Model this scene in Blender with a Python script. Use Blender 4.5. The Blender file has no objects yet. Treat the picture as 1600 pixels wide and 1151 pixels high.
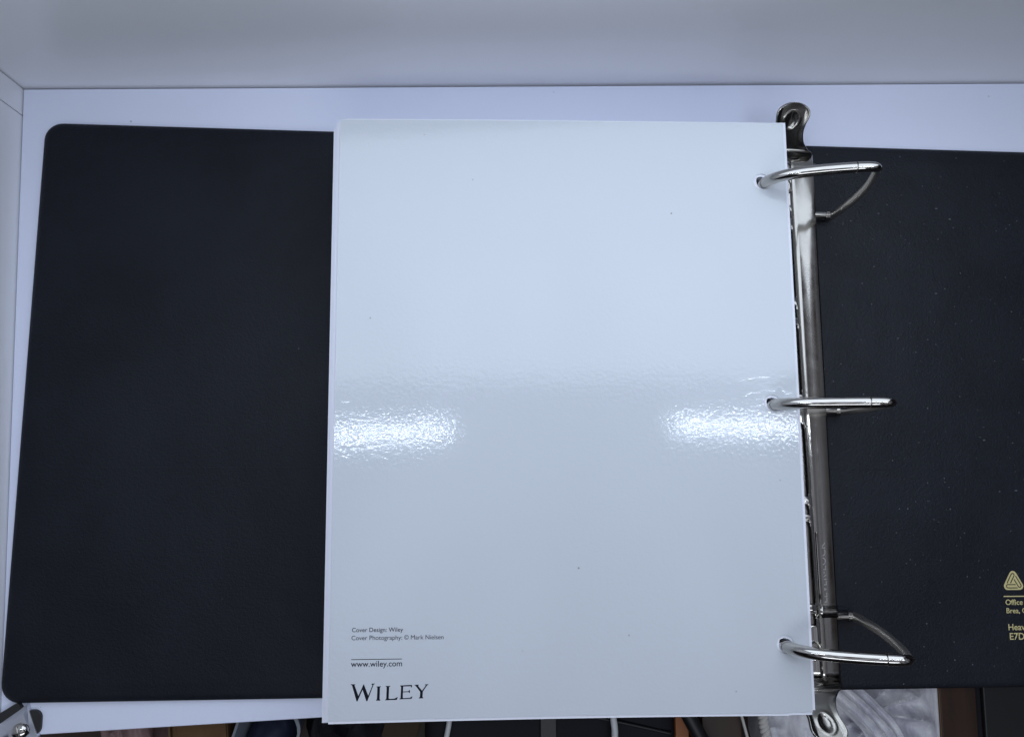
import bpy, bmesh, math, random
from mathutils import Vector, Matrix, noise

random.seed(7)
S = bpy.context.scene
C = S.collection
MM = 0.001

# ------------------------------------------------------------------ camera
cam_d = bpy.data.cameras.new('camera')
cam = bpy.data.objects.new('camera', cam_d)
C.objects.link(cam)
cam_d.sensor_width = 36.0
cam_d.lens = 24.78
cam_d.clip_start = 0.005
cam_d.clip_end = 50.0
cam.matrix_world = (Matrix.Translation((0, 0, 0.3768))
                    @ Matrix.Rotation(-0.0588, 4, 'Y') @ Matrix.Rotation(0.1073, 4, 'X'))
S.camera = cam

# ------------------------------------------------------------------ world: a dim room around the photo box
W = bpy.data.worlds.new('World'); S.world = W; W.use_nodes = True
wn = W.node_tree.nodes; wl = W.node_tree.links
bg = wn['Background']
bg.inputs['Color'].default_value = (0.62, 0.70, 0.86, 1)
bg.inputs['Strength'].default_value = 1.0
wt = wn.new('ShaderNodeTexCoord'); wz = wn.new('ShaderNodeSeparateXYZ'); wr = wn.new('ShaderNodeValToRGB')
wl.new(wt.outputs['Generated'], wz.inputs[0]); wl.new(wz.outputs['Z'], wr.inputs['Fac'])
wr.color_ramp.elements[0].position = 0.46; wr.color_ramp.elements[0].color = (0.010, 0.010, 0.011, 1)
wr.color_ramp.elements[1].position = 0.9; wr.color_ramp.elements[1].color = (0.31, 0.31, 0.315, 1)
# the unlit room above: blotchy, indistinct things
wm = wn.new('ShaderNodeMapping'); wm.inputs['Scale'].default_value = (9, 2.2, 2); wl.new(wt.outputs['Generated'], wm.inputs['Vector'])
wo = wn.new('ShaderNodeTexNoise'); wo.inputs['Scale'].default_value = 1.6; wo.inputs['Detail'].default_value = 2; wl.new(wm.outputs['Vector'], wo.inputs['Vector'])
wq = wn.new('ShaderNodeValToRGB'); wl.new(wo.outputs['Fac'], wq.inputs['Fac'])
wq.color_ramp.elements[0].position = 0.36; wq.color_ramp.elements[0].color = (0.25, 0.20, 0.17, 1)
wq.color_ramp.elements[1].position = 0.64; wq.color_ramp.elements[1].color = (1.6, 1.75, 2.1, 1)
wx = wn.new('ShaderNodeMix'); wx.data_type = 'RGBA'; wx.blend_type = 'MULTIPLY'; wx.inputs[0].default_value = 1.0
wl.new(wr.outputs['Color'], wx.inputs[6]); wl.new(wq.outputs['Color'], wx.inputs[7])
wl.new(wx.outputs[2], bg.inputs['Color'])

# ------------------------------------------------------------------ lamps of the photo box (overhead)
def area(name, loc, sx, sy, radiance, col, rot=(0, 0, 0)):
    d = bpy.data.lights.new(name, 'AREA'); d.shape = 'RECTANGLE'
    d.size = sx; d.size_y = sy
    d.energy = radiance * math.pi * sx * sy
    d.color = col
    o = bpy.data.objects.new(name, d); C.objects.link(o)
    o.location = loc; o.rotation_euler = rot
    return o
LAMP_Z = 0.420
LC = (0.76, 0.86, 1.0)
area('overhead_diffuser_lamp', (0.095, 0.135, 0.2825), 0.52, 0.308, 1.75, LC, (-math.atan2(0.275, 0.138), 0, 0.0))
area('led_strip_lamp', (-0.134, 0.0165, LAMP_Z - 0.004), 0.215, 0.0050, 46, LC, (0, 0, 0.012))
area('led_strip_lamp.001', (0.294, 0.0195, LAMP_Z - 0.004), 0.215, 0.0050, 46, LC, (0, 0, -0.012))
# added unseen fill light in front of the box, lifts walls and clutter
fl = area('front_fill_lamp', (0.10, -0.60, 0.74), 0.70, 0.14, 4.3, (0.84, 0.91, 1.0))
fl.rotation_euler = (Vector((0.05, 0.05, 0.0)) - fl.location).to_track_quat('-Z', 'Y').to_euler()

S.view_settings.view_transform = 'Standard'
S.view_settings.look = 'None'
S.view_settings.exposure = 0.10
S.view_settings.gamma = 1.0
S.view_settings.use_curve_mapping = False
S.render.engine = 'CYCLES'
S.cycles.use_denoising = True
S.cycles.max_bounces = 8

# ------------------------------------------------------------------ materials
def mat(name, col, rough=0.5, metal=0.0, spec=0.5, ior=1.5):
    m = bpy.data.materials.new(name); m.use_nodes = True
    b = m.node_tree.nodes['Principled BSDF']
    b.inputs['Base Color'].default_value = (*col, 1)
    b.inputs['Roughness'].default_value = rough
    b.inputs['Metallic'].default_value = metal
    b.inputs['Specular IOR Level'].default_value = spec
    b.inputs['IOR'].default_value = ior
    return m
def N(m, t, **kw):
    n = m.node_tree.nodes.new(t)
    for k, v in kw.items():
        if k in n.inputs: n.inputs[k].default_value = v
        else: setattr(n, k, v)
    return n
def L(m, a, b): m.node_tree.links.new(a, b)
def coords(m):
    return N(m, 'ShaderNodeTexCoord').outputs['Object']
def bsdf(m): return m.node_tree.nodes['Principled BSDF']
def noise_tex(m, scale, detail=3.0, rough=0.5, vec=None):
    n = N(m, 'ShaderNodeTexNoise'); n.inputs['Scale'].default_value = scale
    n.inputs['Detail'].default_value = detail; n.inputs['Roughness'].default_value = rough
    L(m, vec or coords(m), n.inputs['Vector'])
    return n.outputs['Fac']
def ramp(m, fac, stops):
    r = N(m, 'ShaderNodeValToRGB')
    e = r.color_ramp.elements
    e[0].position, e[0].color = stops[0][0], (*stops[0][1], 1)
    e[1].position, e[1].color = stops[-1][0], (*stops[-1][1], 1)
    for p, c in stops[1:-1]:
        x = e.new(p); x.color = (*c, 1)
    L(m, fac, r.inputs['Fac'])
    return r.outputs['Color']
def bump(m, height, dist, strength=1.0, prev=None):
    b = N(m, 'ShaderNodeBump'); b.inputs['Distance'].default_value = dist
    b.inputs['Strength'].default_value = strength
    L(m, height, b.inputs['Height'])
    if prev: L(m, prev, b.inputs['Normal'])
    return b.outputs['Normal']
def specks(m, scale, gate, size, vec=None, dims='3D'):
    """1 where a sparse small fleck lies, else 0"""
    v = N(m, 'ShaderNodeTexVoronoi', voronoi_dimensions=dims); v.inputs['Scale'].default_value = scale
    L(m, vec or coords(m), v.inputs['Vector'])
    a = N(m, 'ShaderNodeMath', operation='LESS_THAN'); L(m, v.outputs['Distance'], a.inputs[0]); a.inputs[1].default_value = size
    sep = N(m, 'ShaderNodeSeparateColor'); L(m, v.outputs['Color'], sep.inputs[0])
    g = N(m, 'ShaderNodeMath', operation='LESS_THAN'); L(m, sep.outputs[0], g.inputs[0]); g.inputs[1].default_value = gate
    p = N(m, 'ShaderNodeMath', operation='MULTIPLY'); L(m, a.outputs[0], p.inputs[0]); L(m, g.outputs[0], p.inputs[1])
    q = N(m, 'ShaderNodeMath', operation='MULTIPLY'); L(m, p.outputs[0], q.inputs[0]); L(m, sep.outputs[1], q.inputs[1])
    return q.outputs[0]
def mix(m, fac, a, b):
    x = N(m, 'ShaderNodeMix', data_type='RGBA')
    if isinstance(fac, float): x.inputs[0].default_value = fac
    else: L(m, fac, x.inputs[0])
    for k, v in ((6, a), (7, b)):
        if isinstance(v, tuple): x.inputs[k].default_value = (*v, 1)
        else: L(m, v, x.inputs[k])
    return x.outputs[2]

M = {}
# white polypropylene panels of the photo box
m = mat('white_plastic_panel', (0.70, 0.71, 0.82), 0.33, ior=1.52)
sp = specks(m, 160, 0.06, 0.10)
L(m, mix(m, sp, ramp(m, noise_tex(m, 6, 4), [(0.35, (0.70, 0.735, 0.885)), (0.65, (0.73, 0.765, 0.91))]), (0.45, 0.46, 0.55)), bsdf(m).inputs['Base Color'])
L(m, bump(m, noise_tex(m, 900, 2), 0.00004), bsdf(m).inputs['Normal'])
M['panel'] = m
m = mat('white_wall_panel', (0.60, 0.61, 0.68), 0.28, ior=1.62)
L(m, ramp(m, noise_tex(m, 7, 4), [(0.35, (0.82, 0.825, 0.86)), (0.65, (0.86, 0.865, 0.90))]), bsdf(m).inputs['Base Color'])
L(m, bump(m, noise_tex(m, 700, 2), 0.00004), bsdf(m).inputs['Normal'])
M['wall'] = m
M['seam'] = mat('seam_shadow_gap', (0.10, 0.09, 0.09), 0.8)

# black vinyl
def vinyl(name, dust_gate, spec=0.24):
    m = mat(name, (0.011, 0.0135, 0.020), 0.5, spec=spec)
    co = coords(m)
    d1 = specks(m, 420, dust_gate * 0.6, 0.15, co)
    mp = N(m, 'ShaderNodeMapping'); L(m, co, mp.inputs['Vector']); mp.inputs['Scale'].default_value = (1, 2.4, 1); mp.inputs['Rotation'].default_value = (0, 0, -0.5)
    d2 = specks(m, 120, dust_gate * 0.55, 0.10, mp.outputs['Vector'])
    mx = N(m, 'ShaderNodeMath', operation='MAXIMUM'); L(m, d1, mx.inputs[0]); L(m, d2, mx.inputs[1])
    sc = N(m, 'ShaderNodeMath', operation='MULTIPLY'); L(m, mx.outputs[0], sc.inputs[0]); sc.inputs[1].default_value = 0.24
    base = ramp(m, noise_tex(m, 14, 5, 0.6, co), [(0.35, (0.0070, 0.0082, 0.0122)), (0.7, (0.0112, 0.0132, 0.0190))])
    L(m, mix(m, sc.outputs[0], base, (0.42, 0.44, 0.48)), bsdf(m).inputs['Base Color'])
    n1 = bump(m, noise_tex(m, 900, 3, 0.6, co), 0.00036)
    n2 = bump(m, noise_tex(m, 60, 3, 0.5, co), 0.00035, prev=n1)
    # faint heat-seal line that crosses the cover
    sep = N(m, 'ShaderNodeSeparateXYZ'); L(m, co, sep.inputs[0])
    a = N(m, 'ShaderNodeMath', operation='ADD'); L(m, sep.outputs['Y'], a.inputs[0]); a.inputs[1].default_value = 0.0125
    b = N(m, 'ShaderNodeMath', operation='ABSOLUTE'); L(m, a.outputs[0], b.inputs[0])
    c = N(m, 'ShaderNodeMath', operation='LESS_THAN'); L(m, b.outputs[0], c.inputs[0]); c.inputs[1].default_value = 0.0004
    n3 = bump(m, c.outputs[0], 0.00006, prev=n2)
    L(m, n3, bsdf(m).inputs['Normal'])
    L(m, ramp(m, noise_tex(m, 30, 4, 0.6, co), [(0.3, (0.40,) * 3), (0.7, (0.54,) * 3)]), bsdf(m).inputs['Roughness'])
    return m
M['vinyl'] = vinyl('black_vinyl', 0.004, 0.15)
M['vinyl_dusty'] = vinyl('dusty_black_vinyl', 0.24, 0.22)

# metal
def metal(name, col, r0, r1, smudge=40, dents=True):
    m = mat(name, col, r0, 1.0)
    L(m, ramp(m, noise_tex(m, smudge, 4, 0.6), [(0.35, (r0,) * 3), (0.7, (r1,) * 3)]), bsdf(m).inputs['Roughness'])
    if dents: L(m, bump(m, noise_tex(m, 220, 3), 0.00002), bsdf(m).inputs['Normal'])
    return m
M['nickel'] = metal('polished_nickel', (0.48, 0.46, 0.43), 0.05, 0.10, 40, False)
M['satin'] = metal('satin_nickel', (0.50, 0.48, 0.45), 0.36, 0.42, 40, False)
M['plate'] = metal('nickel_plate', (0.38, 0.365, 0.34), 0.10, 0.22, 80)
M['lever'] = metal('lever_steel', (0.37, 0.355, 0.325), 0.14, 0.22)
M['emboss'] = metal('embossed_nickel', (0.50, 0.49, 0.47), 0.34, 0.46)
M['darksteel'] = metal('dark_steel', (0.34, 0.32, 0.30), 0.22, 0.35)

# paper
m = mat('glossy_cover_card', (0.545, 0.578, 0.622), 0.10, ior=1.60)
co = coords(m)
sp = specks(m, 42, 0.08, 0.018, co, '2D')
L(m, mix(m, sp, (0.545, 0.578, 0.622), (0.12, 0.10, 0.09)), bsdf(m).inputs['Base Color'])
n1 = bump(m, noise_tex(m, 560, 2.5, 0.55, co), 0.000056)
n2 = bump(m, noise_tex(m, 45, 2, 0.5, co), 0.00007, prev=n1)
L(m, n2, bsdf(m).inputs['Normal'])
bsdf(m).inputs['Roughness'].default_value = 0.085
M['card'] = m
m = mat('paper_sheet', (0.74, 0.755, 0.83), 0.6, spec=0.3)
M['paper'] = m
m = mat('paper_stack_edge', (0.72, 0.73, 0.80), 0.7, spec=0.2)
mp = N(m, 'ShaderNodeMapping'); L(m, coords(m), mp.inputs['Vector']); mp.inputs['Scale'].default_value = (20, 20, 5200)
L(m, ramp(m, noise_tex(m, 1.0, 1, 0.5, mp.outputs['Vector']), [(0.35, (0.50, 0.51, 0.57)), (0.6, (0.74, 0.75, 0.82))]), bsdf(m).inputs['Base Color'])
M['stack'] = m
M['ink'] = mat('black_ink', (0.008, 0.009, 0.016), 0.6, spec=0.1)
M['ink_grey'] = mat('grey_ink', (0.012, 0.013, 0.022), 0.6, spec=0.1)
m = mat('gold_foil', (0.60, 0.52, 0.25), 0.45, 0.15)
M['gold'] = m

# clutter
m = mat('dark_wood_boards', (0.05, 0.028, 0.016), 0.5)
mp = N(m, 'ShaderNodeMapping'); L(m, coords(m), mp.inputs['Vector']); mp.inputs['Scale'].default_value = (40, 3, 40)
L(m, ramp(m, noise_tex(m, 1.5, 5, 0.6, mp.outputs['Vector']), [(0.3, (0.022, 0.012, 0.007)), (0.7, (0.065, 0.034, 0.018))]), bsdf(m).inputs['Base Color'])
M['wood'] = m
m = mat('reddish_cabinet_wood', (0.09, 0.036, 0.014), 0.55)
mp = N(m, 'ShaderNodeMapping'); L(m, coords(m), mp.inputs['Vector']); mp.inputs['Scale'].default_value = (60, 8, 8)
L(m, ramp(m, noise_tex(m, 2, 5, 0.6, mp.outputs['Vector']), [(0.3, (0.030, 0.011, 0.005)), (0.7, (0.062, 0.024, 0.009))]), bsdf(m).inputs['Base Color'])
M['cabinet'] = m
m = mat('brown_cardboard', (0.26, 0.15, 0.075), 0.85, spec=0.2)
L(m, ramp(m, noise_tex(m, 60, 4), [(0.3, (0.135, 0.078, 0.040)), (0.7, (0.20, 0.118, 0.060))]), bsdf(m).inputs['Base Color'])
M['cardboard'] = m
M['dull_card'] = mat('dull_brown_card', (0.065, 0.043, 0.028), 0.8, spec=0.2)
m = mat('white_film', (0.92, 0.92, 0.95), 0.30)
bsdf(m).inputs['Transmission Weight'].default_value = 0.0
bsdf(m).inputs['Subsurface Weight'].default_value = 0.0
L(m, bump(m, noise_tex(m, 110, 3, 0.6), 0.0012), bsdf(m).inputs['Normal'])
mp = N(m, 'ShaderNodeMapping'); L(m, coords(m), mp.inputs['Vector']); mp.inputs['Rotation'].default_value = (0, 0, 0.8); mp.inputs['Scale'].default_value = (55, 16, 30)
L(m, ramp(m, noise_tex(m, 1.0, 4, 0.62, mp.outputs['Vector']), [(0.34, (0.46, 0.46, 0.53)), (0.5, (0.78, 0.78, 0.84)), (0.62, (0.95, 0.95, 0.97))]), bsdf(m).inputs['Base Color'])  # streaks for layered film, with shade of the folds put into the colour
M['film'] = m
M['cable_white'] = mat('white_cable', (0.80, 0.82, 0.84), 0.4)
M['cable_black'] = mat('black_cable', (0.010, 0.010, 0.012), 0.45)
m = mat('black_nylon', (0.012, 0.012, 0.017), 0.7)
L(m, bump(m, noise_tex(m, 1500, 2), 0.0002), bsdf(m).inputs['Normal'])
bsdf(m).inputs['Specular IOR Level'].default_value = 0.25
M['nylon'] = m
M['rope'] = mat('cotton_rope', (0.72, 0.70, 0.66), 0.85, spec=0.1)
M['orange'] = mat('orange_wood', (0.36, 0.13, 0.045), 0.6)
M['gold_edge'] = mat('tan_board', (0.16, 0.095, 0.04), 0.6)
M['red'] = mat('dark_red_plastic', (0.16, 0.012, 0.015), 0.4)
m = mat('clear_plastic', (0.62, 0.70, 0.80), 0.15)
bsdf(m).inputs['Transmission Weight'].default_value = 0.6
bsdf(m).inputs['Roughness'].default_value = 0.25
M['clear'] = m
M['navy'] = mat('navy_fabric', (0.022, 0.030, 0.065), 0.7)
M['pink'] = mat('pale_pink_wrapper', (0.34, 0.22, 0.22), 0.55)
M['rubber'] = mat('black_rubber', (0.012, 0.012, 0.012), 0.5)
M['bracket'] = metal('satin_steel', (0.66, 0.67, 0.72), 0.28, 0.42, 120)

# ------------------------------------------------------------------ helpers
def link(o, parent=None):
    C.objects.link(o)
    if parent: o.parent = parent
    return o
def mesh(name, verts, faces, material, parent=None, smooth=False, scale=MM):
    me = bpy.data.meshes.new(name)
    me.from_pydata([tuple(c * scale for c in v) for v in verts], [], faces)
    me.materials.append(material)
    bm = bmesh.new(); bm.from_mesh(me)
    bmesh.ops.recalc_face_normals(bm, faces=bm.faces)
    if smooth:
        for f in bm.faces: f.smooth = True
        for e in bm.edges:
            if len(e.link_faces) == 2 and e.calc_face_angle(0) > 0.75: e.smooth = False
    bm.to_mesh(me); bm.free()
    return link(bpy.data.objects.new(name, me), parent)
def thing(name, label, cat, loc=(0, 0, 0), rz=0.0, group=None):
    o = bpy.data.objects.new(name, None); C.objects.link(o)
    o.location = [c * MM for c in loc]; o.rotation_euler = (0, 0, rz)
    tag(o, label, cat, group)
    return o
def tag(o, label, cat, group=None):
    o['label'] = label; o['category'] = cat
    if group: o['group'] = group
    return o
def box(name, x0, x1, y0, y1, z0, z1, material, parent=None, bev=0.3, seg=2):
    bm = bmesh.new()
    bmesh.ops.create_cube(bm, size=1)
    for v in bm.verts:
        v.co = Vector(((x0 + x1) / 2 + v.co.x * (x1 - x0), (y0 + y1) / 2 + v.co.y * (y1 - y0), (z0 + z1) / 2 + v.co.z * (z1 - z0))) * MM
    if bev: bmesh.ops.bevel(bm, geom=list(bm.edges), offset=bev * MM, segments=seg, affect='EDGES', profile=0.5)
    me = bpy.data.meshes.new(name); bm.to_mesh(me); bm.free(); me.materials.append(material)
    return link(bpy.data.objects.new(name, me), parent)
def smooth_path(pts, sub=6):
    """Catmull-Rom through pts"""
    P = [Vector(p) for p in pts]; out = []
    for i in range(len(P) - 1):
        a, b, c, d = P[max(i - 1, 0)], P[i], P[i + 1], P[min(i + 2, len(P) - 1)]
        for k in range(sub):
            t = k / sub
            out.append(0.5 * ((2 * b) + (c - a) * t + (2 * a - 5 * b + 4 * c - d) * t * t + (3 * b - a - 3 * c + d) * t ** 3))
    out.append(P[-1])
    return out
def tube(name, path, radii, material, parent=None, seg=20, flat=1.0, round_ends=(True, True), up=Vector((0, 1, 0))):
    """tube along path; radii scalar or per-point; 'flat' squeezes the section along the frame's binormal"""
    P = [Vector(p) for p in path]; n = len(P)
    R = [radii] * n if not hasattr(radii, '__len__') else list(radii)
    T = []
    for i in range(n):
        t = P[min(i + 1, n - 1)] - P[max(i - 1, 0)]
        T.append(t.normalized())
    rows = []
    def add(p, t, r):
        a = up - t * up.dot(t)
        if a.length < 1e-4: a = Vector((1, 0, 0)) - t * t.x
        a.normalize(); b = t.cross(a)
        rows.append([p + a * (r * math.cos(2 * math.pi * k / seg)) + b * (r * flat * math.sin(2 * math.pi * k / seg)) for k in range(seg)])
    if round_ends[0]:
        for q in (0.05, 0.35, 0.7): add(P[0] - T[0] * R[0] * math.cos(q * math.pi / 2), T[0], R[0] * math.sin(q * math.pi / 2))
    for p, t, r in zip(P, T, R): add(p, t, r)
    if round_ends[1]:
        for q in (0.7, 0.35, 0.05): add(P[-1] + T[-1] * R[-1] * math.cos(q * math.pi / 2), T[-1], R[-1] * math.sin(q * math.pi / 2))
    verts = [v for r in rows for v in r]; faces = []
    for i in range(len(rows) - 1):
        for k in range(seg):
            faces.append((i * seg + k, i * seg + (k + 1) % seg, (i + 1) * seg + (k + 1) % seg, (i + 1) * seg + k))
    faces.append(tuple(range(seg))[::-1]); faces.append(tuple(range((len(rows) - 1) * seg, len(rows) * seg)))
    return mesh(name, verts, faces, material, parent, True)
def rrect(x0, x1, y0, y1, rads, n=8):
    """rounded rectangle loop; rads for corners (x1,y1),(x0,y1),(x0,y0),(x1,y0)"""
    out = []
    for (cx, cy, sx, sy, a0), r in zip(((x1, y1, -1, -1, 0), (x0, y1, 1, -1, 90), (x0, y0, 1, 1, 180), (x1, y0, -1, 1, 270)), rads):
        for k in range(n + 1):
            a = math.radians(a0 + 90 * k / n)
            out.append((cx + sx * r + r * math.cos(a), cy + sy * r + r * math.sin(a)))
    return out
def loft(name, loops, material, parent=None, smooth=True):
    """closed loops of equal count, first and last capped"""
    n = len(loops[0]); verts = [v for l in loops for v in l]; faces = [tuple(range(n))[::-1]]
    for i in range(len(loops) - 1):
        for k in range(n):
            faces.append((i * n + k, i * n + (k + 1) % n, (i + 1) * n + (k + 1) % n, (i + 1) * n + k))
    faces.append(tuple(range((len(loops) - 1) * n, len(loops) * n)))
    return mesh(name, verts, faces, material, parent, smooth)
def text_mesh(name, body, width, material, parent, place, spacing=1.0, extrude=0.0, shear=0.0, bold=0.0, size=None):
    """flat lettering: place(x, y) -> (x, y, z) in mm for glyph coordinates scaled to 'width' mm"""
    cu = bpy.data.curves.new('lettering', 'FONT'); cu.body = body; cu.space_character = spacing
    cu.resolution_u = 4; cu.extrude = extrude; cu.shear = shear; cu.offset = bold
    o = bpy.data.objects.new('lettering', cu); C.objects.link(o)
    dg = bpy.context.evaluated_depsgraph_get()
    me = bpy.data.meshes.new_from_object(o.evaluated_get(dg))
    bpy.data.objects.remove(o); bpy.data.curves.remove(cu)
    xs = [v.co.x for v in me.vertices]; x0, x1 = min(xs), max(xs)
    k = width / (x1 - x0) if size is None else size
    for v in me.vertices:
        x, y, z = place((v.co.x - x0) * k, v.co.y * k)
        v.co = Vector((x, y, z + v.co.z * k)) * MM
    me.name = name; me.materials.clear(); me.materials.append(material)
    return link(bpy.data.objects.new(name, me), parent)

# ================================================================== photo box (floor panel, back wall, side walls)
BR = 0.0374
BW, BD, BH = 650, 334, 430
pb = thing('photo_box', 'white plastic photo light box whose floor and walls surround the binder', 'photo box', (-241.8, 191.3, 0), BR)
box('floor_panel', 0.0, BW, -BD, -1.0, -3.2, 0, M['panel'], pb, 0.5)
box('back_panel', -3.5, BW, 0, 3, -3.2, BH, M['wall'], pb, 0.3)
box('side_panel', -3.2, -0.5, -15.2, -0.6, -3.2, BH, M['wall'], pb, 0.25)
box('side_panel', -3.2, -0.5, -BD, -15.7, -3.2, BH, M['wall'], pb, 0.25)
box('seam_strip', -3.4, BW, -1.4, 1.2, -5.6, -3.3, M['seam'], pb, 0)
box('seam_strip', -5.6, -3.3, -BD, 0, -3.2, BH, M['seam'], pb, 0)
for v, z in ((-6.5, 26), (-21.5, 26)):
    ring = [( -0.45, v + 0.8 * math.cos(a * math.pi / 6), z + 0.8 * math.sin(a * math.pi / 6)) for a in range(12)]
    loft('pin_hole', [ring, [(x + 0.1, a, b) for x, a, b in ring]], M['rubber'], pb, False)

# the desk that carries the box, and the ground in front of it
desk = thing('desk', 'dark wooden desk top under the white photo box', 'desk', (0, 0, -6))
box('desk_top', -420, 560, -118, 420, -26, 0, M['wood'], desk, 1.5)
for x in (-400, 540):
    for y in (-100, 400):
        box('leg', x - 15, x + 15, y - 15, y + 15, -204, -26.2, M['wood'], desk, 1)
gr = bpy.data.meshes.new('ground')
gr.from_pydata([(-3, -3, -0.21), (3, -3, -0.21), (3, 3, -0.21), (-3, 3, -0.21)], [], [(0, 1, 2, 3)])
gr.materials.append(M['wood'])
g = link(bpy.data.objects.new('ground', gr)); g['kind'] = 'structure'

# ================================================================== binder
B = thing('ring_binder', 'open black vinyl three-ring binder with polished metal rings', 'binder', (0, 0, 0), -0.0046)
YT, YB = 170.0, -127.2
def cover(name, x0, x1, rads, material):
    loops = []
    for ins, z in ((0.9, 0.15), (0.25, 0.5), (0, 1.2), (0.3, 2.0), (1.1, 2.6), (2.4, 3.3), (4.0, 3.6), (6.5, 3.62), (8.0, 3.9), (10.5, 4.0), (14, 4.0)):
        l = rrect(x0 + ins, x1 - ins, YB + ins, YT - ins, [max(r - ins * 0.75, 0.8) for r in rads])
        loops.append([(x, y, z) for x, y in l])
    return loft(name, loops, material, B)
left = cover('front_cover', -228.8, 52, (2, 9.5, 9.5, 2), M['vinyl'])
spine = cover('spine', 53.5, 134, (2, 2, 2, 2), M['vinyl'])
right = cover('back_cover', 135.5, 415, (10.5, 2, 2, 10.5), M['vinyl_dusty'])
for x in (52.75, 134.75):
    box('hinge', x - 1.6, x + 1.6, YB + 2, YT - 2, 0.1, 1.1, M['vinyl'], B, 0.3)

# gold stamp on the back cover
gz = 4.03
def gp(ox, oy, rot=0.0):
    c, s = math.cos(rot), math.sin(rot)
    return lambda x, y: (ox + c * x - s * y, oy + s * x + c * y, gz)
def flat_poly(name, pts, z, material, parent, th=0.03):
    return loft(name, [[(x, y, z - th) for x, y in pts], [(x, y, z) for x, y in pts]], material, parent, False)
yaw = 0.0046   # mm coordinates below are measured in the scene; turn them into the binder's frame
def inb(x, y):
    c, s = math.cos(yaw), math.sin(yaw)
    return c * x - s * y, s * x + c * y
lx, ly = inb(292.1, -73.6)
tri = []
for k, a0 in enumerate((90, 210, 330)):
    cx_, cy_ = lx + 3.9 * math.cos(math.radians(a0)), ly + 3.9 * math.sin(math.radians(a0))
    for j in range(9):
        a = math.radians(a0 - 60 + 120 * j / 8)
        tri.append((cx_ + 2.05 * math.cos(a), cy_ + 2.05 * math.sin(a)))
logo = flat_poly('stamp_emblem', tri, gz, M['gold'], right)
for k in range(3):
    rot = math.radians(120 * k)
    c, s = math.cos(rot), math.sin(rot)
    # one long loop of the emblem, drawn for its lower side, round end at the left
    cy = -2.05
    pl = [(1.2, cy + 0.85), (-3.2, cy + 0.85)]
    pl += [(-3.2 + 0.85 * math.cos(math.radians(a)), cy + 0.85 * math.sin(math.radians(a))) for a in range(105, 256, 15)]
    pl += [(-3.2, cy - 0.85), (2.2, cy - 0.85)]
    hw = 0.24; Lf, Rt = [], []
    for i, p in enumerate(pl):
        a, b = Vector(pl[max(i - 1, 0)]), Vector(pl[min(i + 1, len(pl) - 1)])
        t = (b - a).normalized(); n_ = Vector((-t.y, t.x))
        Lf.append(Vector(p) + n_ * hw); Rt.append(Vector(p) - n_ * hw)
    vv = [(lx + c * p.x - s * p.y, ly + s * p.x + c * p.y, gz + 0.025) for p in Lf + Rt]
    nn = len(pl)
    mesh('emblem_loop', vv, [(i, i + 1, nn + i + 1, nn + i) for i in range(nn - 1)], M['vinyl'], logo)
rx, ry = inb(286.1, -80.9)
flat_poly('stamp_rule', [(rx, ry - 0.28), (rx + 42, ry - 0.28), (rx + 42, ry + 0.28), (rx, ry + 0.28)], gz, M['gold'], right)
for body, x, y, w in (('Office', 286.9, -85.3, 9.6), ('Brea, C', 287.1, -89.6, 11.2), ('Heavy', 287.5, -98.4, 11.4), ('E7D', 287.9, -103.3, 8.2)):
    x, y = inb(x, y)
    text_mesh('stamp_text', body, w, M['gold'], right, gp(x, y), bold=0.012)

# ---------------- ring mechanism
PX, PYAW = 170.0, 0.0113
def pm(x, y, z):
    """plate frame -> mm: x across, y along the scene's Y"""
    drift = 0.0125 * (161.7 - y) if abs(x) < 8 else 0.0
    return (PX + x + (161.7 - y) * PYAW + drift, y, z)
prof = [(-19.2, 4.2), (-19.2, 5.6), (-18.2, 7.2), (-12, 9.4), (-7.4, 10.5), (-6.4, 10.75), (-5.5, 10.5), (-4.9, 9.3), (-4.3, 8.9),
        (4.3, 8.9), (4.9, 9.3), (5.5, 10.5), (6.4, 10.75), (7.4, 10.5), (12, 10.32), (17.6, 10.08), (18.6, 9.6), (19.0, 8.0), (19.0, 4.2)]
wins = [(131.0, 124.5), (120.5, 80.0), (76.0, 69.0), (65.5, 27.5), (12.0, -26.5), (-30.5, -36.0), (-39.5, -82.0), (-86.5, -92.5)]
ys = sorted({161.0, -122.0, *[w for a in wins for w in a], *[161 - 283 * k / 40 for k in range(41)]}, reverse=True)
verts, faces = [], []
np_ = len(prof)
for y in ys:
    for x, z in prof: verts.append(pm(x, y, z))
chan = 8   # index of the channel segment
for i in range(len(ys) - 1):
    ymid = (ys[i] + ys[i + 1]) / 2
    for k in range(np_ - 1):
        if k == chan and any(b < ymid < a for a, b in wins): continue
        faces.append((i * np_ + k, i * np_ + k + 1, (i + 1) * np_ + k + 1, (i + 1) * np_ + k))
plate = mesh('ring_plate', verts, faces, M['plate'], B, True)
sol = plate.modifiers.new('sheet', 'SOLIDIFY'); sol.thickness = 0.0007; sol.offset = -1
blade = loft('inner_blade', [[pm(x, y, z) for x, z in ((-17, 6.0), (17, 6.0), (17, 7.2), (-17, 7.2))] for y in (159, -120)], M['darksteel'], plate, False)
for a, b in wins:
    # pressed lip around the upper end of each opening
    pts = [(-4.4, a - 2.2), (-4.2, a - 0.6), (-3.2, a + 0.25), (0, a + 0.35), (3.2, a + 0.25), (4.2, a - 0.6), (4.4, a - 2.2)]
    tube('slot_lip', smooth_path([pm(x, y, 9.05) for x, y in pts], 4), 0.42, M['nickel'], plate, 8, up=Vector((0, 0, 1)))
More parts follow.
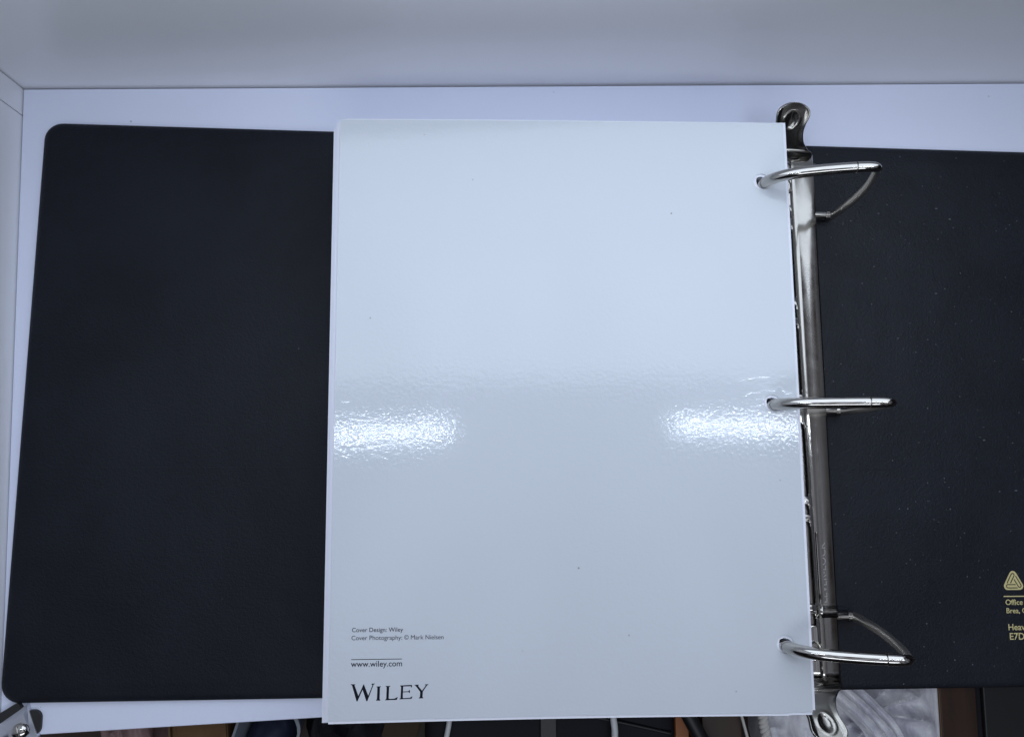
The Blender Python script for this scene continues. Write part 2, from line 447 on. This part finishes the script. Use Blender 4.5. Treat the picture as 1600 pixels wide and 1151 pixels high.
for y in (143.0, -105.0):
    c0 = pm(1.2, y, 9.1)
    cap = [[(c0[0] + r * math.cos(a * math.pi / 12), c0[1] + r * math.sin(a * math.pi / 12), 8.95 + h) for a in range(24)] for r, h in ((5.2, -0.1), (5.2, 0.5), (4.7, 0.95), (4.1, 0.8), (3.6, 0.2), (2.2, 0.1), (1.4, 0.5), (0.4, 0.7))]
    loft('rivet', cap, M['lever'], plate)
tube('rib', smooth_path([pm(6.2, y, 11.2) for y in (-83, -60, -45)] , 4), [0.5] * 9, M['nickel'], plate, 8)
# bright pressed bend with a transverse band next to the lower ring
band = []
for x, z in ((4.6, 9.6), (6.4, 11.15), (7.6, 10.9), (12, 10.75), (17.6, 10.5), (18.9, 9.9), (19.5, 7.6)):
    band.append((x, z))
vv, ff = [], []
for y in (-82.2, -88.2):
    for x, z in band: vv.append(pm(x, y, z))
for k in range(len(band) - 1): ff.append((k, k + 1, len(band) + k + 1, len(band) + k))
bnd = mesh('clip_band', vv, ff, M['plate'], plate, True)
s2 = bnd.modifiers.new('sheet', 'SOLIDIFY'); s2.thickness = 0.0005
# pressed lettering, reads upwards
def up_text(x, y, tilt=0.0):
    def f(gx, gy):
        px = x - gy
        return (px + (161.7 - (y + gx)) * 0.0, y + gx, 10.5 - 0.042 * (px - PX - (161.7 - y - gx) * PYAW - 7.4) + 0.02)
    return f
text_mesh('pressed_text', 'IMPORTANT', 19.0, M['emboss'], plate, up_text(183.4, 79.5), extrude=0.0)
text_mesh('pressed_text', 'LEVER-LOCK', 30.5, M['emboss'], plate, up_text(186.0, -80.5), extrude=0.0)
ar = [(181.4, 74), (182.8, 74), (182.8, 69.8), (183.6, 69.8), (182.0, 66.2), (180.4, 69.8), (181.4, 69.8)]
tube('pressed_arrow', [(x, y, 10.5 - 0.042 * (x - PX - 1.0 - 7.4) + 0.02) for x, y in ar + ar[:1]], 0.10, M['emboss'], plate, 6, round_ends=(False, False), up=Vector((0, 0, 1)))

def lever(name, y0, sgn, xc0, xc1, label):
    """spoon-shaped opening lever that climbs away from the plate end"""
    # stations: distance, half width, height
    st = [(-2.5, 19.0, 9.8), (0, 18.9, 11.2), (1.6, 17.6, 12.9), (3.2, 14.4, 14.4), (5.0, 11.2, 16.4), (7.0, 9.3, 18.8), (9.2, 8.5, 21.2),
          (11.4, 8.5, 23.6), (13.2, 9.0, 25.4), (15.0, 9.4, 27.0), (16.8, 9.0, 28.3), (18.4, 7.7, 29.2), (19.6, 5.6, 29.8), (20.3, 3.4, 30.1), (20.55, 1.0, 30.2)]
    sp_ = smooth_path(st, 4)
    nc = 28; verts, faces = [], []
    for d, hw, z in sp_:
        d = min(d, 20.6)
        t01 = max(0, min(1, d / 20.5))
        xc = xc0 + (xc1 - xc0) * t01
        for k in range(nc + 1):
            t = -1 + 2 * k / nc
            x = xc + t * hw
            zz = z
            if d < 4:
                zz -= 4.6 * t * t * (1 - max(d, 0) / 4)          # shoulder falls over the plate edges
                zz += 1.5 * math.exp(-((d - 1.2) / 1.1) ** 2)     # pressed ridge
            rim = max(0, abs(t) - 0.62) / 0.38
            endr = max(0, (d - 15.5) / 5) ** 2
            if d > 4: zz += 1.3 * min(1, max(rim ** 2, endr)) * min(1, (d - 4) / 3)
            # oval dimple in the head
            rr = math.hypot((x - xc) / 3.6, (d - 13.6) / 3.3)
            if rr < 1.6: zz += -1.2 * max(0, 1 - rr ** 3) + 0.28 * math.exp(-((rr - 1.08) / 0.16) ** 2)
            verts.append((x, y0 + sgn * d, zz))
    n1 = nc + 1
    for i in range(len(sp_) - 1):
        for k in range(nc):
            faces.append((i * n1 + k, i * n1 + k + 1, (i + 1) * n1 + k + 1, (i + 1) * n1 + k))
    o = mesh(name, verts, faces, M['lever'], B, True)
    md = o.modifiers.new('sheet', 'SOLIDIFY'); md.thickness = 0.0013; md.offset = -1 if sgn > 0 else -1
    bv = o.modifiers.new('soft', 'SUBSURF'); bv.levels = 1; bv.render_levels = 1
    o['label'] = label
    return o
lever('lever', 159.6, 1, 169.2, 169.3, 'spoon-shaped steel lever at the far end of the ring plate')
lever('lever', -121.2, -1, 173.4, 175.2, 'spoon-shaped steel lever at the near end of the ring plate')

def ring(y, dx, ybase):
    # upper arch: from the plate up through the page holes, over to the closing tip
    A = [(141.2, 5.5), (140.7, 22), (140.7, 42), (141.1, 51), (142.9, 58), (146.8, 63.4), (152.8, 67.4), (160.5, 70.6), (168.5, 73.2), (175.3, 75.0)]
    pa = smooth_path([(x + dx, y, z) for x, z in A], 6)
    ra = []
    for p in pa:
        t = max(0, (p.x - dx - 150) / 25)
        ra.append(2.65 - 0.15 * t)
    arch = tube('ring', pa, ra, M['nickel'], B, 26, round_ends=(False, False))
    Tp = [(175.75, 75.15), (178.5, 75.7), (181.5, 76.1), (183.8, 76.0), (185.6, 75.0)]
    pt = smooth_path([(x + dx, y, z) for x, z in Tp], 5)
    tube('ring_tip', pt, [2.5 - 0.55 * (i / (len(pt) - 1)) ** 2 for i in range(len(pt))], M['nickel'], arch, 26, round_ends=(False, True))
    tube('ring_pin', [(174.6 + dx, y, 74.9), (176.5 + dx, y, 75.3)], 1.9, M['darksteel'], arch, 14)
    Pp = [(185.4, 75.2, y), (189.2, 66.5, y), (193.6, 53, y), (197.0, 36, y + (ybase - y) * 0.5), (198.6, 20, y + (ybase - y) * 0.8), (198.9, 12, ybase), (198.7, 7.0, ybase)]
    pp = smooth_path([(x + dx, yy, z) for x, z, yy in Pp], 10)
    n = len(pp)
    tube('ring_post', pp, [2.0 + 0.35 * (i / n) for i in range(n)], M['satin'], arch, 24, flat=0.9)
    tube('base_stub', [(182 + dx, ybase, 7.4), (198.2 + dx, ybase, 7.4)], 2.4, M['nickel'], arch, 18, round_ends=(False, True))
    tube('stub_collar', [(195.4 + dx, ybase, 7.4), (197.4 + dx, ybase, 7.4)], 2.75, M['nickel'], arch, 18, round_ends=(False, False))
ring(127.0, -0.1, 127.0)
ring(19.3, 0.7, 18.7)
ring(-90.1, 2.3, -88.4)

# ================================================================== loose-leaf page stack
CN = {'TL': (-63.2, 154.9, 49.0), 'TR': (152.6, 157.0, 53.0), 'BR': (154.4, -119.7, 54.0), 'BL': (-60.8, -119.4, 52.0)}
HOLES = [(140.9, 127.2), (141.7, 19.3), (143.2, -90.0)]
PWm, PHm = 215.9, 276.5
def page_pt(u, v):
    """u,v in 0..1 from the top-left; returns the top surface of the stack"""
    tl, tr, br, bl = (Vector(CN[k]) for k in ('TL', 'TR', 'BR', 'BL'))
    p = tl * (1 - u) * (1 - v) + tr * u * (1 - v) + br * u * v + bl * (1 - u) * v
    p.z += -1.4 * math.sin(math.pi * u) * (0.2 + v ** 3)
    p.y += 0.8 * math.sin(math.pi * min(1, u * 1.05)) * (1 - v) ** 6 * 0.4
    if u > 0.95 and v > 0.97: p.y += 0.3
    return p
def page_z(x, y):
    u = (x + 62) / 215.5; v = (155.9 - y) / 275.5
    return page_pt(max(0, min(1, u)), max(0, min(1, v))).z
def sheet(name, depth, th, du, dv, rot, material, parent, hole_r=4.0):
    """one leaf (or a sheaf of leaves): a curved slab with three punched holes, 'depth' mm under the top"""
    base = 4.25
    ztop0 = 52.0
    hx = [140.9, 141.7, 143.2]
    # hole centres in page uv
    huv = []
    for x, y in HOLES:
        v = (157.0 - y) / 276.7
        tlx = -63.2 + (2.4) * v; trx = 152.6 + 1.8 * v
        yl, yr = 154.9, 157.0
        u = (x - tlx) / (trx - tlx)
        huv.append((u * PWm, v * PHm))
    hw = 5.6
    us = [0, 15, 35, 60, 85, 110, 135, 160, 185]
    hu = sum(h[0] for h in huv) / 3
    us += [hu + hw * f for f in (-1, -0.5, 0, 0.5, 1)] + [PWm]
    vs = [0, 5, 12]
    for h in huv:
        vs += [h[1] + hw * f for f in (-1, -0.5, 0, 0.5, 1)]
    gaps = [(huv[0][1] + hw, huv[1][1] - hw), (huv[1][1] + hw, huv[2][1] - hw)]
    for a, b in gaps: vs += [a + (b - a) * k / 6 for k in range(1, 6)]
    vs += [PHm - 8, PHm]
    us = sorted(us); vs = sorted(vs)
    idx = {}; uv = []
    def vid(u, v):
        k = (round(u, 4), round(v, 4))
        if k not in idx: idx[k] = len(uv); uv.append((u, v))
        return idx[k]
    top = []
    loops_h = []
    for i in range(len(vs) - 1):
        for j in range(len(us) - 1):
            um, vm = (us[j] + us[j + 1]) / 2, (vs[i] + vs[i + 1]) / 2
            if any(abs(um - hu) < hw and abs(vm - h[1]) < hw for h in huv): continue
            top.append((vid(us[j], vs[i]), vid(us[j], vs[i + 1]), vid(us[j + 1], vs[i + 1]), vid(us[j + 1], vs[i])))
    for h in huv:
        sq = []
        for k in range(4): sq.append((hu - hw + hw * 0.5 * k, h[1] - hw))
        for k in range(4): sq.append((hu + hw, h[1] - hw + hw * 0.5 * k))
        for k in range(4): sq.append((hu + hw - hw * 0.5 * k, h[1] + hw))
        for k in range(4): sq.append((hu - hw, h[1] + hw - hw * 0.5 * k))
        ids = [vid(*q) for q in sq]
        cir = []
        for q in sq:
            a = math.atan2(q[1] - h[1], q[0] - hu)
            cir.append((h[0] + hole_r * math.cos(a), h[1] + hole_r * math.sin(a)))
        cid = []
        for q in cir: uv.append(q); cid.append(len(uv) - 1)
        for k in range(16): top.append((ids[k], cid[k], cid[(k + 1) % 16], ids[(k + 1) % 16]))
        loops_h.append(cid)
    n = len(uv)
    def place(u, v, z_off):
        p = page_pt(u / PWm, v / PHm)
        full = p.z - base
        k = (48.0 - z_off) / 48.0
        c, s = math.cos(rot), math.sin(rot)
        x, y = p.x - 45, p.y - 18
        return (45 + c * x - s * y + du, 18 + s * x + c * y - dv, base + full * k)
    verts = [place(u, v, depth) for u, v in uv] + [place(u, v, depth + th) for u, v in uv]
    faces = list(top) + [tuple(n + i for i in f)[::-1] for f in top]
    # walls from boundary edges
    cnt = {}
    for f in top:
        for a, b in zip(f, f[1:] + f[:1]):
            cnt[(a, b)] = cnt.get((a, b), 0) + 1
    for (a, b) in cnt:
        if (b, a) not in cnt: faces.append((a, n + a, n + b, b))
    return mesh(name, verts, faces, material, parent, True)

ST = thing('loose_leaf_stack', 'thick stack of loose-leaf pages with glossy pale back cover in the binder rings', 'page stack', (0, 0, 0))
top = sheet('back_cover_sheet', 0.0, 0.34, 0, 0, 0, M['card'], ST)
top['label'] = 'glossy pale blue-white back cover sheet with small black print'
d = 0.42
for du, dv, rot in ((-0.1, 1.3, 0.0002), (1.5, -0.7, -0.0004), (-0.4, 0.6, -0.0006), (0.5, 0.2, 0.0004), (-0.8, 0.5, -0.0004), (0.9, -0.6, 0.0003)):
    sheet('sheet', d, 0.14, du, dv, rot, M['paper'], ST); d += 0.22
for th, du, dv, rot in ((1.6, -1.5, 0.7, 0.0006), (2.4, -2.4, 1.2, 0.0004), (4.0, -3.9, 2.6, 0.0008), (5.0, -3.8, 1.0, 0.0), (7.0, -4.4, 0.6, -0.0005), (8.0, -4.6, 1.0, 0.0004), (9.0, -4.8, 0.4, 0.0), (8.0, -5.0, 0.8, 0.0)):
    sheet('sheaf', d, min(th, 47.6 - d) - 0.12, du, dv, rot, M['paper'], ST, 4.4); d += th
    if d > 47: break

# printing on the sheet
def pp_(ox, oy, slope=-0.006):
    def f(x, y):
        X, Y = ox + x, oy + y + slope * x
        return (X, Y, page_z(X, Y) + 0.07)
    return f
text_mesh('print_text', 'Cover Design: Wiley', 22.4, M['ink_grey'], top, pp_(-51.6, -82.2), bold=0.004)
text_mesh('print_text', 'Cover Photography: © Mark Nielsen', 40.4, M['ink_grey'], top, pp_(-51.7, -85.6))
text_mesh('print_text', 'www.wiley.com', 22.3, M['ink_grey'], top, pp_(-51.7, -96.9), bold=0.008)
def page_poly(name, polys, material, ox, oy, k, slope=-0.006):
    """flat glyph polygons (lists of points) laid on the sheet"""
    bm = bmesh.new()
    for pts in polys:
        vs = []
        for x, y in pts:
            X = ox + x * k; Y = oy - y * k + slope * x * k
            vs.append(bm.verts.new(Vector((X, Y, page_z(X, Y) + 0.07)) * MM))
        f = bm.faces.new(vs)
    bmesh.ops.triangulate(bm, faces=list(bm.faces))
    bmesh.ops.recalc_face_normals(bm, faces=bm.faces)
    me = bpy.data.meshes.new(name); bm.to_mesh(me); bm.free(); me.materials.append(material)
    return link(bpy.data.objects.new(name, me), top)
page_poly('print_rule', [[(0, 0), (22.1, 0), (22.1, 0.28), (0, 0.28)]], M['ink_grey'], -51.6, -93.7, 1)
# serif wordmark, traced letter by letter (units: 1/11.4 photo pixel)
Wg = [[(98, 142), (178, 146), (178, 156), (163, 160), (236, 345), (222, 440), (206, 440), (118, 160), (98, 154)],
      [(236, 345), (300, 205), (322, 150), (330, 150), (310, 240), (222, 440)],
      [(322, 150), (330, 150), (412, 345), (398, 440), (380, 440), (304, 228)],
      [(412, 345), (484, 166), (466, 156), (466, 142), (522, 138), (522, 148), (503, 158), (398, 440)]]
Ig = [[(556, 192), (634, 190), (634, 200), (617, 208), (616, 412), (628, 422), (628, 436), (552, 436), (552, 424), (568, 412), (572, 208), (556, 204)]]
Lg = [[(722, 188), (802, 186), (802, 196), (782, 204), (778, 404), (800, 412), (882, 408), (940, 378), (926, 430), (714, 434), (714, 424), (734, 412), (738, 206), (722, 200)]]
Eg = [[(980, 184), (1190, 178), (1192, 222), (1180, 222), (1168, 200), (1034, 202), (1032, 290), (1128, 288), (1146, 266), (1156, 268), (1156, 316), (1146, 316), (1128, 300), (1031, 304), (1030, 402), (1050, 404), (1150, 400), (1204, 374), (1190, 416), (972, 424), (972, 412), (990, 402), (996, 204), (980, 196)]]
Yg = [[(1238, 178), (1314, 176), (1314, 186), (1300, 194), (1372, 282), (1440, 194), (1424, 186), (1424, 176), (1486, 172), (1486, 182), (1462, 194), (1388, 300), (1384, 392), (1396, 402), (1396, 414), (1318, 416), (1318, 404), (1336, 394), (1340, 304), (1256, 194), (1238, 188)]]
for gl in (Wg, Ig, Lg, Eg, Yg):
    page_poly('wordmark_letter', [[(x - 98, y - 140) for x, y in p] for p in gl], M['ink'], -51.5, -104.1, 0.0243, 0.0)
# small creases in the laminate beside the punched holes
def crease(pts, w=0.7, h=0.022):
    """a very low raised fold line"""
    P = smooth_path([(x, y, 0) for x, y in pts], 5); vv, ff = [], []; n = 9
    for i, p in enumerate(P):
        t = (P[min(i + 1, len(P) - 1)] - P[max(i - 1, 0)]).normalized(); q = Vector((-t.y, t.x, 0))
        e = math.sin(math.pi * min(1, max(0.0, i / (len(P) - 1)))) ** 0.4
        for k in range(n):
            c = -1 + 2 * k / (n - 1); r = p + q * (c * w * (0.8 + 0.4 * noise.noise(p * 0.9)))
            vv.append((r.x, r.y, page_z(r.x, r.y) + 0.004 + h * e * (1 - c * c) ** 1.5))
    for i in range(len(P) - 1):
        for k in range(n - 1):
            a = i * n + k; ff.append((a, a + 1, a + n + 1, a + n))
    return mesh('crease', vv, ff, M['card'], top, True)
crease([(124.6, 29.6), (131, 31.2), (138, 31.9), (143.2, 32.4)], 0.9, 0.045)
crease([(145, 32.2), (148, 32.0), (151, 31.6)], 0.5)
crease([(128.4, 22.6), (131.5, 24.3), (135, 24.4), (139, 25.5), (144, 25.2)], 0.7, 0.03)
crease([(146, 27), (149, 24), (151.5, 25)], 0.8, 0.03)
crease([(148.6, -38), (148.2, -48), (149.3, -60), (148.6, -72), (147.9, -84)], 0.9, 0.05)
crease([(-59.2, 19.6), (-55.0, 19.4)], 0.5)

# ================================================================== corner clip at the near left of the box
ck = thing('corner_clip', 'shiny metal corner clip with a screw at the box front corner', 'clip', (-217.5, -139, 0), 0)
def cl(x, y): return (x + 217.5, y + 139)
outer = [cl(*p) for p in ((-216.2, -126.6), (-209.8, -142.5), (-206.5, -156), (-223, -158), (-228.5, -146), (-228.8, -135.5))]
inner = [cl(*p) for p in ((-215.9, -130.2), (-211.8, -143), (-209.0, -153), (-219.5, -154), (-221.6, -146), (-222.4, -137.0))]
loft('plate', [[(x, y, 0.2) for x, y in outer], [(x, y, 2.2) for x, y in outer], [(x, y, 5.0) for x, y in inner]], M['bracket'], ck, False)
scx, scy = cl(-216.6, -138.0)
def dome(r, z0, h, n=8, seg=20):
    return [[(scx + r * math.cos(q * math.pi / 2 / n) * math.cos(2 * math.pi * k / seg), scy + r * math.cos(q * math.pi / 2 / n) * math.sin(2 * math.pi * k / seg), z0 + h * math.sin(q * math.pi / 2 / n)) for k in range(seg)] for q in range(n)]
scr = loft('screw', [[(x, y, 4.6) for x, y, z in dome(4.0, 5, 2.8)[0]]] + dome(4.0, 5.0, 2.8), M['nickel'], ck)
for a in (0.25, 1.82):
    c, s = math.cos(a), math.sin(a)
    tube('slot', [(scx - 2.6 * c, scy - 2.6 * s, 7.1), (scx, scy, 7.95), (scx + 2.6 * c, scy + 2.6 * s, 7.1)], 0.4, M['darksteel'], scr, 8)
padl = rrect(-4.5, 4.5, -6, 6, (3.8, 2, 2, 3.8))
loft('rubber_pad', [[(x + 3.6, y + 3.4, z) for x, y in padl] for z in (0.1, 1.6)], M['rubber'], ck, False)
padl = rrect(-9, 9, -2.2, 2.2, (1, 1, 1, 1), 3)
ca, sa = math.cos(0.55), math.sin(0.55)
loft('rubber_pad', [[(-9.5 + ca * x - sa * y, 7.0 + sa * x + ca * y, z) for x, y in padl] for z in (0.1, 2.4)], M['rubber'], ck, False)

# ================================================================== clutter standing in front of the desk, lower down
GZ = -210
def lump(name, cx, cy, rx, ry, z0, z1, material, amp, seed, label=None, cat=None, parent=None, nu=40, nv=40, freq=0.05):
    """a crumpled, closed heap"""
    random.seed(seed); off = Vector((seed * 13.1, seed * 7.7, 0))
    verts, faces = [], []
    for i in range(nv + 1):
        ph = math.pi / 2 * i / nv
        for k in range(nu):
            a = 2 * math.pi * k / nu
            sx = math.copysign(abs(math.cos(a)) ** 0.6, math.cos(a)); sy = math.copysign(abs(math.sin(a)) ** 0.6, math.sin(a))
            r = math.cos(ph) ** 0.5 if i < nv else 0.001
            x, y = cx + rx * sx * r, cy + ry * sy * r
            z = z0 + (z1 - z0) * math.sin(ph) ** 0.8
            q = Vector((x, y, z)) * freq + off
            w = (1 - abs(noise.noise(q)) * 2) * 0.6 + (1 - abs(noise.noise(q * 2.3)) * 2) * 0.3 + noise.noise(q * 5) * 0.12
            z += amp * (w - 0.5) * math.sin(ph) ** 0.5
            x += amp * 0.4 * noise.noise(q + Vector((9, 1, 4))); y += amp * 0.4 * noise.noise(q + Vector((3, 8, 2)))
            verts.append((x, y, max(z, z0)))
    for i in range(nv):
        for k in range(nu):
            faces.append((i * nu + k, i * nu + (k + 1) % nu, (i + 1) * nu + (k + 1) % nu, (i + 1) * nu + k))
    faces.append(tuple(range(nu))[::-1])
    o = mesh(name, verts, faces, material, parent, True)
    if label: tag(o, label, cat)
    return o
# cardboard box (open flap towards the viewer)
cb = thing('cardboard_box', 'plain brown cardboard box below the front edge of the photo box', 'box', (-188.5, -205, GZ), 0.10)
box('box_body', -20, 20, -45, 40, 0, 56, M['cardboard'], cb, 0.6)
box('box_flap', -19.2, -17.6, -44, 39, 56.2, 60, M['gold_edge'], cb, 0.3)
box('box_flap', -14, 19.5, -44.5, 39.5, 56.4, 58, M['cardboard'], cb, 0.4)
# clear plastic tub
tub = thing('plastic_tub', 'clear plastic tub with dark blue contents beside the cardboard box', 'tub', (-141, -207, GZ), -0.30)
lo = []
for ins, z in ((6, 0), (5, 1), (1.2, 50), (-0.5, 56), (-0.5, 58), (1.2, 58), (2.4, 50), (6.5, 2.5)):
    lo.append([(x, y, z) for x, y in rrect(-24 + ins, 20 - ins, -46 + ins, 24 - ins, (16, 4, 4, 16), 6)])
loft('tub_wall', lo, M['clear'], tub)
lump('contents', -2.5, -11, 17, 26, 3, 49, M['navy'], 6, 11, parent=tub)
# pale pink crumpled wrapper and a grey one
lump('crumpled_wrapper', -246, -205, 20, 30, GZ, -160, M['pink'], 14, 3, 'pale pink crumpled wrapper at the far left below the box edge', 'wrapper')
# black pouch and big black bag
lump('black_pouch', -88, -212, 33, 40, GZ, -166, M['nylon'], 16, 5, 'small black crumpled pouch next to the clear plastic tub', 'pouch')
cp = thing('folded_cardboard', 'folded brown cardboard strip under the left corner of the page stack', 'cardboard', (-48, -215, GZ), -0.28)
box('fold', -16, 10, -40, 40, 0, 34, M['dull_card'], cp, 0.5)
box('fold', -16, 9, -40, 40, 34.3, 36, M['dull_card'], cp, 0.3)
bagb = thing('laptop_bag', 'flat black nylon laptop bag under the two white cables', 'bag', (60, -225, GZ))
bl_ = []
for ins, z in ((3, 0), (0, 4), (0, 40), (2, 46), (6, 49), (14, 50)):
    bl_.append([(x, y, z) for x, y in rrect(-92 + ins, 94 - ins, -90 + ins, 60 - ins, (14, 14, 14, 14), 6)])
loft('bag_body', bl_, M['nylon'], bagb)
box('strap', -8, 4, -86, 54, 50.2, 52.2, M['cable_black'], bagb, 0.6)
tube('piping', smooth_path([(-30, 36, 50.4), (10, 31, 50.6), (50, 23, 50.6), (88, 14, 50)], 6), 1.4, M['cable_black'], bagb, 10)
# white cables
def cable(name, pts, r, material, label):
    o = tube(name, smooth_path(pts, 8), r, material, None, 14)
    tag(o, label, 'cable'); return o
cable('white_cable', [(4, -80, -120), (-6, -130, -140), (-12.5, -185, -152), (-15, -205, -156), (-24, -245, -157)], 1.9, M['cable_white'], 'thin white cable emerging below the page near the centre left')
cable('white_cable', [(96, -90, -120), (100, -140, -140), (103.5, -188, -150), (105.5, -206, -152), (104, -225, -154), (96, -250, -156)], 2.4, M['cable_white'], 'thicker white cable curving below the page, right of centre')
# wood pieces
wp = box('wood_offcut', 153, 163, -260, -198, GZ, -162, M['orange'], None, 0.8); tag(wp, 'small orange-brown wood offcut right of the black bag', 'wood')
bs = tube('black_stick', [(150, -178, -150), (196, -262, -156)], 5.5, M['cable_black'], None, 14); tag(bs, 'black rod lying diagonally between wood pieces', 'rod')
tb = thing('tan_board', 'dark tan board with a paler edge behind the rope', 'board', (190, -215, GZ))
box('board', -16, 14, -50, 16, 0, 45, M['wood'], tb, 0.5)
box('edge_strip', -16, 14, 16.1, 18, 0, 46, M['gold_edge'], tb, 0.3)
sk = tube('pale_stick', [(197, -178, -160), (203, -205, -158), (214, -250, -157)], 1.1, M['rope'], None, 10); tag(sk, 'thin pale stick lying between the tan board and the rope', 'stick')
# twisted rope
rp = thing('twisted_rope', 'twisted off-white cotton rope hanging below the page corner', 'rope', (0, 0, 0))
base_path = smooth_path([(212.5, -160, -140), (214.4, -195, -150), (217, -211, -152), (222, -240, -156)], 14)
for s_ in range(3):
    pts = []
    for i, p in enumerate(base_path):
        a = i * 0.62 + s_ * 2.094
        pts.append(p + Vector((2.0 * math.cos(a), 0, 2.0 * math.sin(a))))
    tube('strand', pts, 2.1, M['rope'], rp, 10)
# white plastic carrier bag: crumpled film with a pleated handle
pbag = thing('plastic_bag', 'crumpled white plastic carrier bag below the near metal lever', 'bag', (0, 0, 0))
def film(name, x0, x1, y0, y1, fz, nx, ny, material, parent):
    verts, faces = [], []
    for j in range(ny + 1):
        for i in range(nx + 1):
            x = x0 + (x1 - x0) * i / nx; y = y0 + (y1 - y0) * j / ny
            verts.append((x, y, fz(x, y)))
    for j in range(ny):
        for i in range(nx):
            a = j * (nx + 1) + i
            faces.append((a, a + 1, a + nx + 2, a + nx + 1))
    o = mesh(name, verts, faces, material, parent, True)
    md = o.modifiers.new('film', 'SOLIDIFY'); md.thickness = 0.0005
    return o
def rid(q, s): return 1 - abs(noise.noise(q * s)) * 2.2
def fz_r(x, y):
    # folds that fan out from a gathered point
    dx, dy = x - 296, y + 203
    a = math.atan2(dy, dx); r = math.hypot(dx, dy)
    f = (1 - 1.7 * abs(math.sin(a * 5 + 1.6 * noise.noise(Vector((x, y, 0)) * 0.03)))) * min(1, r / 26)
    q = Vector((x, y, 5.0))
    e = max(0, min(1, (x - 330) / 21)); e = e * e * (3 - 2 * e)
    z = -158 + 6.5 * f + 7 * rid(q + Vector((31, 7, 0)), 0.022) + 3.2 * rid(q, 0.06) + 0.8 * rid(q + Vector((4, 9, 0)), 0.16)
    return z * (1 - e) - 157.5 * e
def fz_l(x, y):
    q = Vector((x * 0.8 + y * 0.5, y * 0.8 - x * 0.5, 2.0))
    return -163 + 9 * rid(q + Vector((5, 3, 0)), 0.024) + 4 * rid(q, 0.05) + 0.9 * rid(q + Vector((4, 2, 0)), 0.14)
film('bag_film', 262, 352.2, -262, -150, fz_r, 110, 130, M['film'], pbag)
film('bag_film', 220, 282, -262, -150, fz_l, 80, 110, M['film'], pbag)
# handle ribbon with pleats, runs from upper left to lower right
hp = smooth_path([(252, -162, -142), (270, -178, -136), (284, -191, -132), (297, -207, -133), (309, -234, -138), (320, -262, -143)], 8)
verts, faces = [], []; nc = 36
for i, p in enumerate(hp):
    t = (hp[min(i + 1, len(hp) - 1)] - hp[max(i - 1, 0)]).normalized(); n_ = Vector((-t.y, t.x, 0)).normalized()
    wd = 9 + 6 * abs(i / len(hp) - 0.45) + 7 * (i / len(hp)) ** 2
    for k in range(nc + 1):
        w = -1 + 2 * k / nc
        pl = 2.6 * (1 - 2 * abs(math.sin(w * 5.5 + 0.8 * math.sin(i * 0.11)))) + 0.6 * math.sin(w * 19 + i * 0.07)
        verts.append(tuple(p + n_ * (w * wd) + Vector((0, 0, pl - 3.5 * w * w))))
for i in range(len(hp) - 1):
    for k in range(nc):
        a = i * (nc + 1) + k
        faces.append((a, a + 1, a + nc + 2, a + nc + 1))
hd = mesh('bag_handle', verts, faces, M['film'], pbag, True)
hd.modifiers.new('film', 'SOLIDIFY').thickness = 0.0005
rd = lump('red_cap', 268, -203, 9, 12, -175, -150, M['red'], 2, 9, 'small dark red plastic piece beside the near lever', 'cap', nu=24, nv=16)
# bag filling so the film does not float
lump('bag_filling', 286, -208, 60, 50, GZ, -172, M['film'], 8, 21, parent=pbag, nu=30, nv=20)
# cabinet side and the dark case beyond
cab = thing('wooden_cabinet', 'reddish brown wooden cabinet side at the lower right corner', 'cabinet', (368, -230, GZ))
box('side_board', -14.6, 14, -160, 60, 0, 54, M['cabinet'], cab, 0.8)
box('edge_band', -15.6, -14.8, -160, 60, 0, 54.2, M['gold_edge'], cab, 0.2)
ca_ = thing('black_case', 'black case standing in the lower right corner beside the cabinet', 'case', (440, -230, GZ))
loft('case_body', [[(x, y, z) for x, y in rrect(-60 + i, 60 - i, -150 + i, 60 - i, (6, 6, 6, 6), 5)] for i, z in ((1, 0), (0, 2), (0, 52), (1.5, 55), (4, 56))], M['nylon'], ca_)
box('case_lid', -57, 57, -147, 57, 56.3, 60, M['rubber'], ca_, 1)
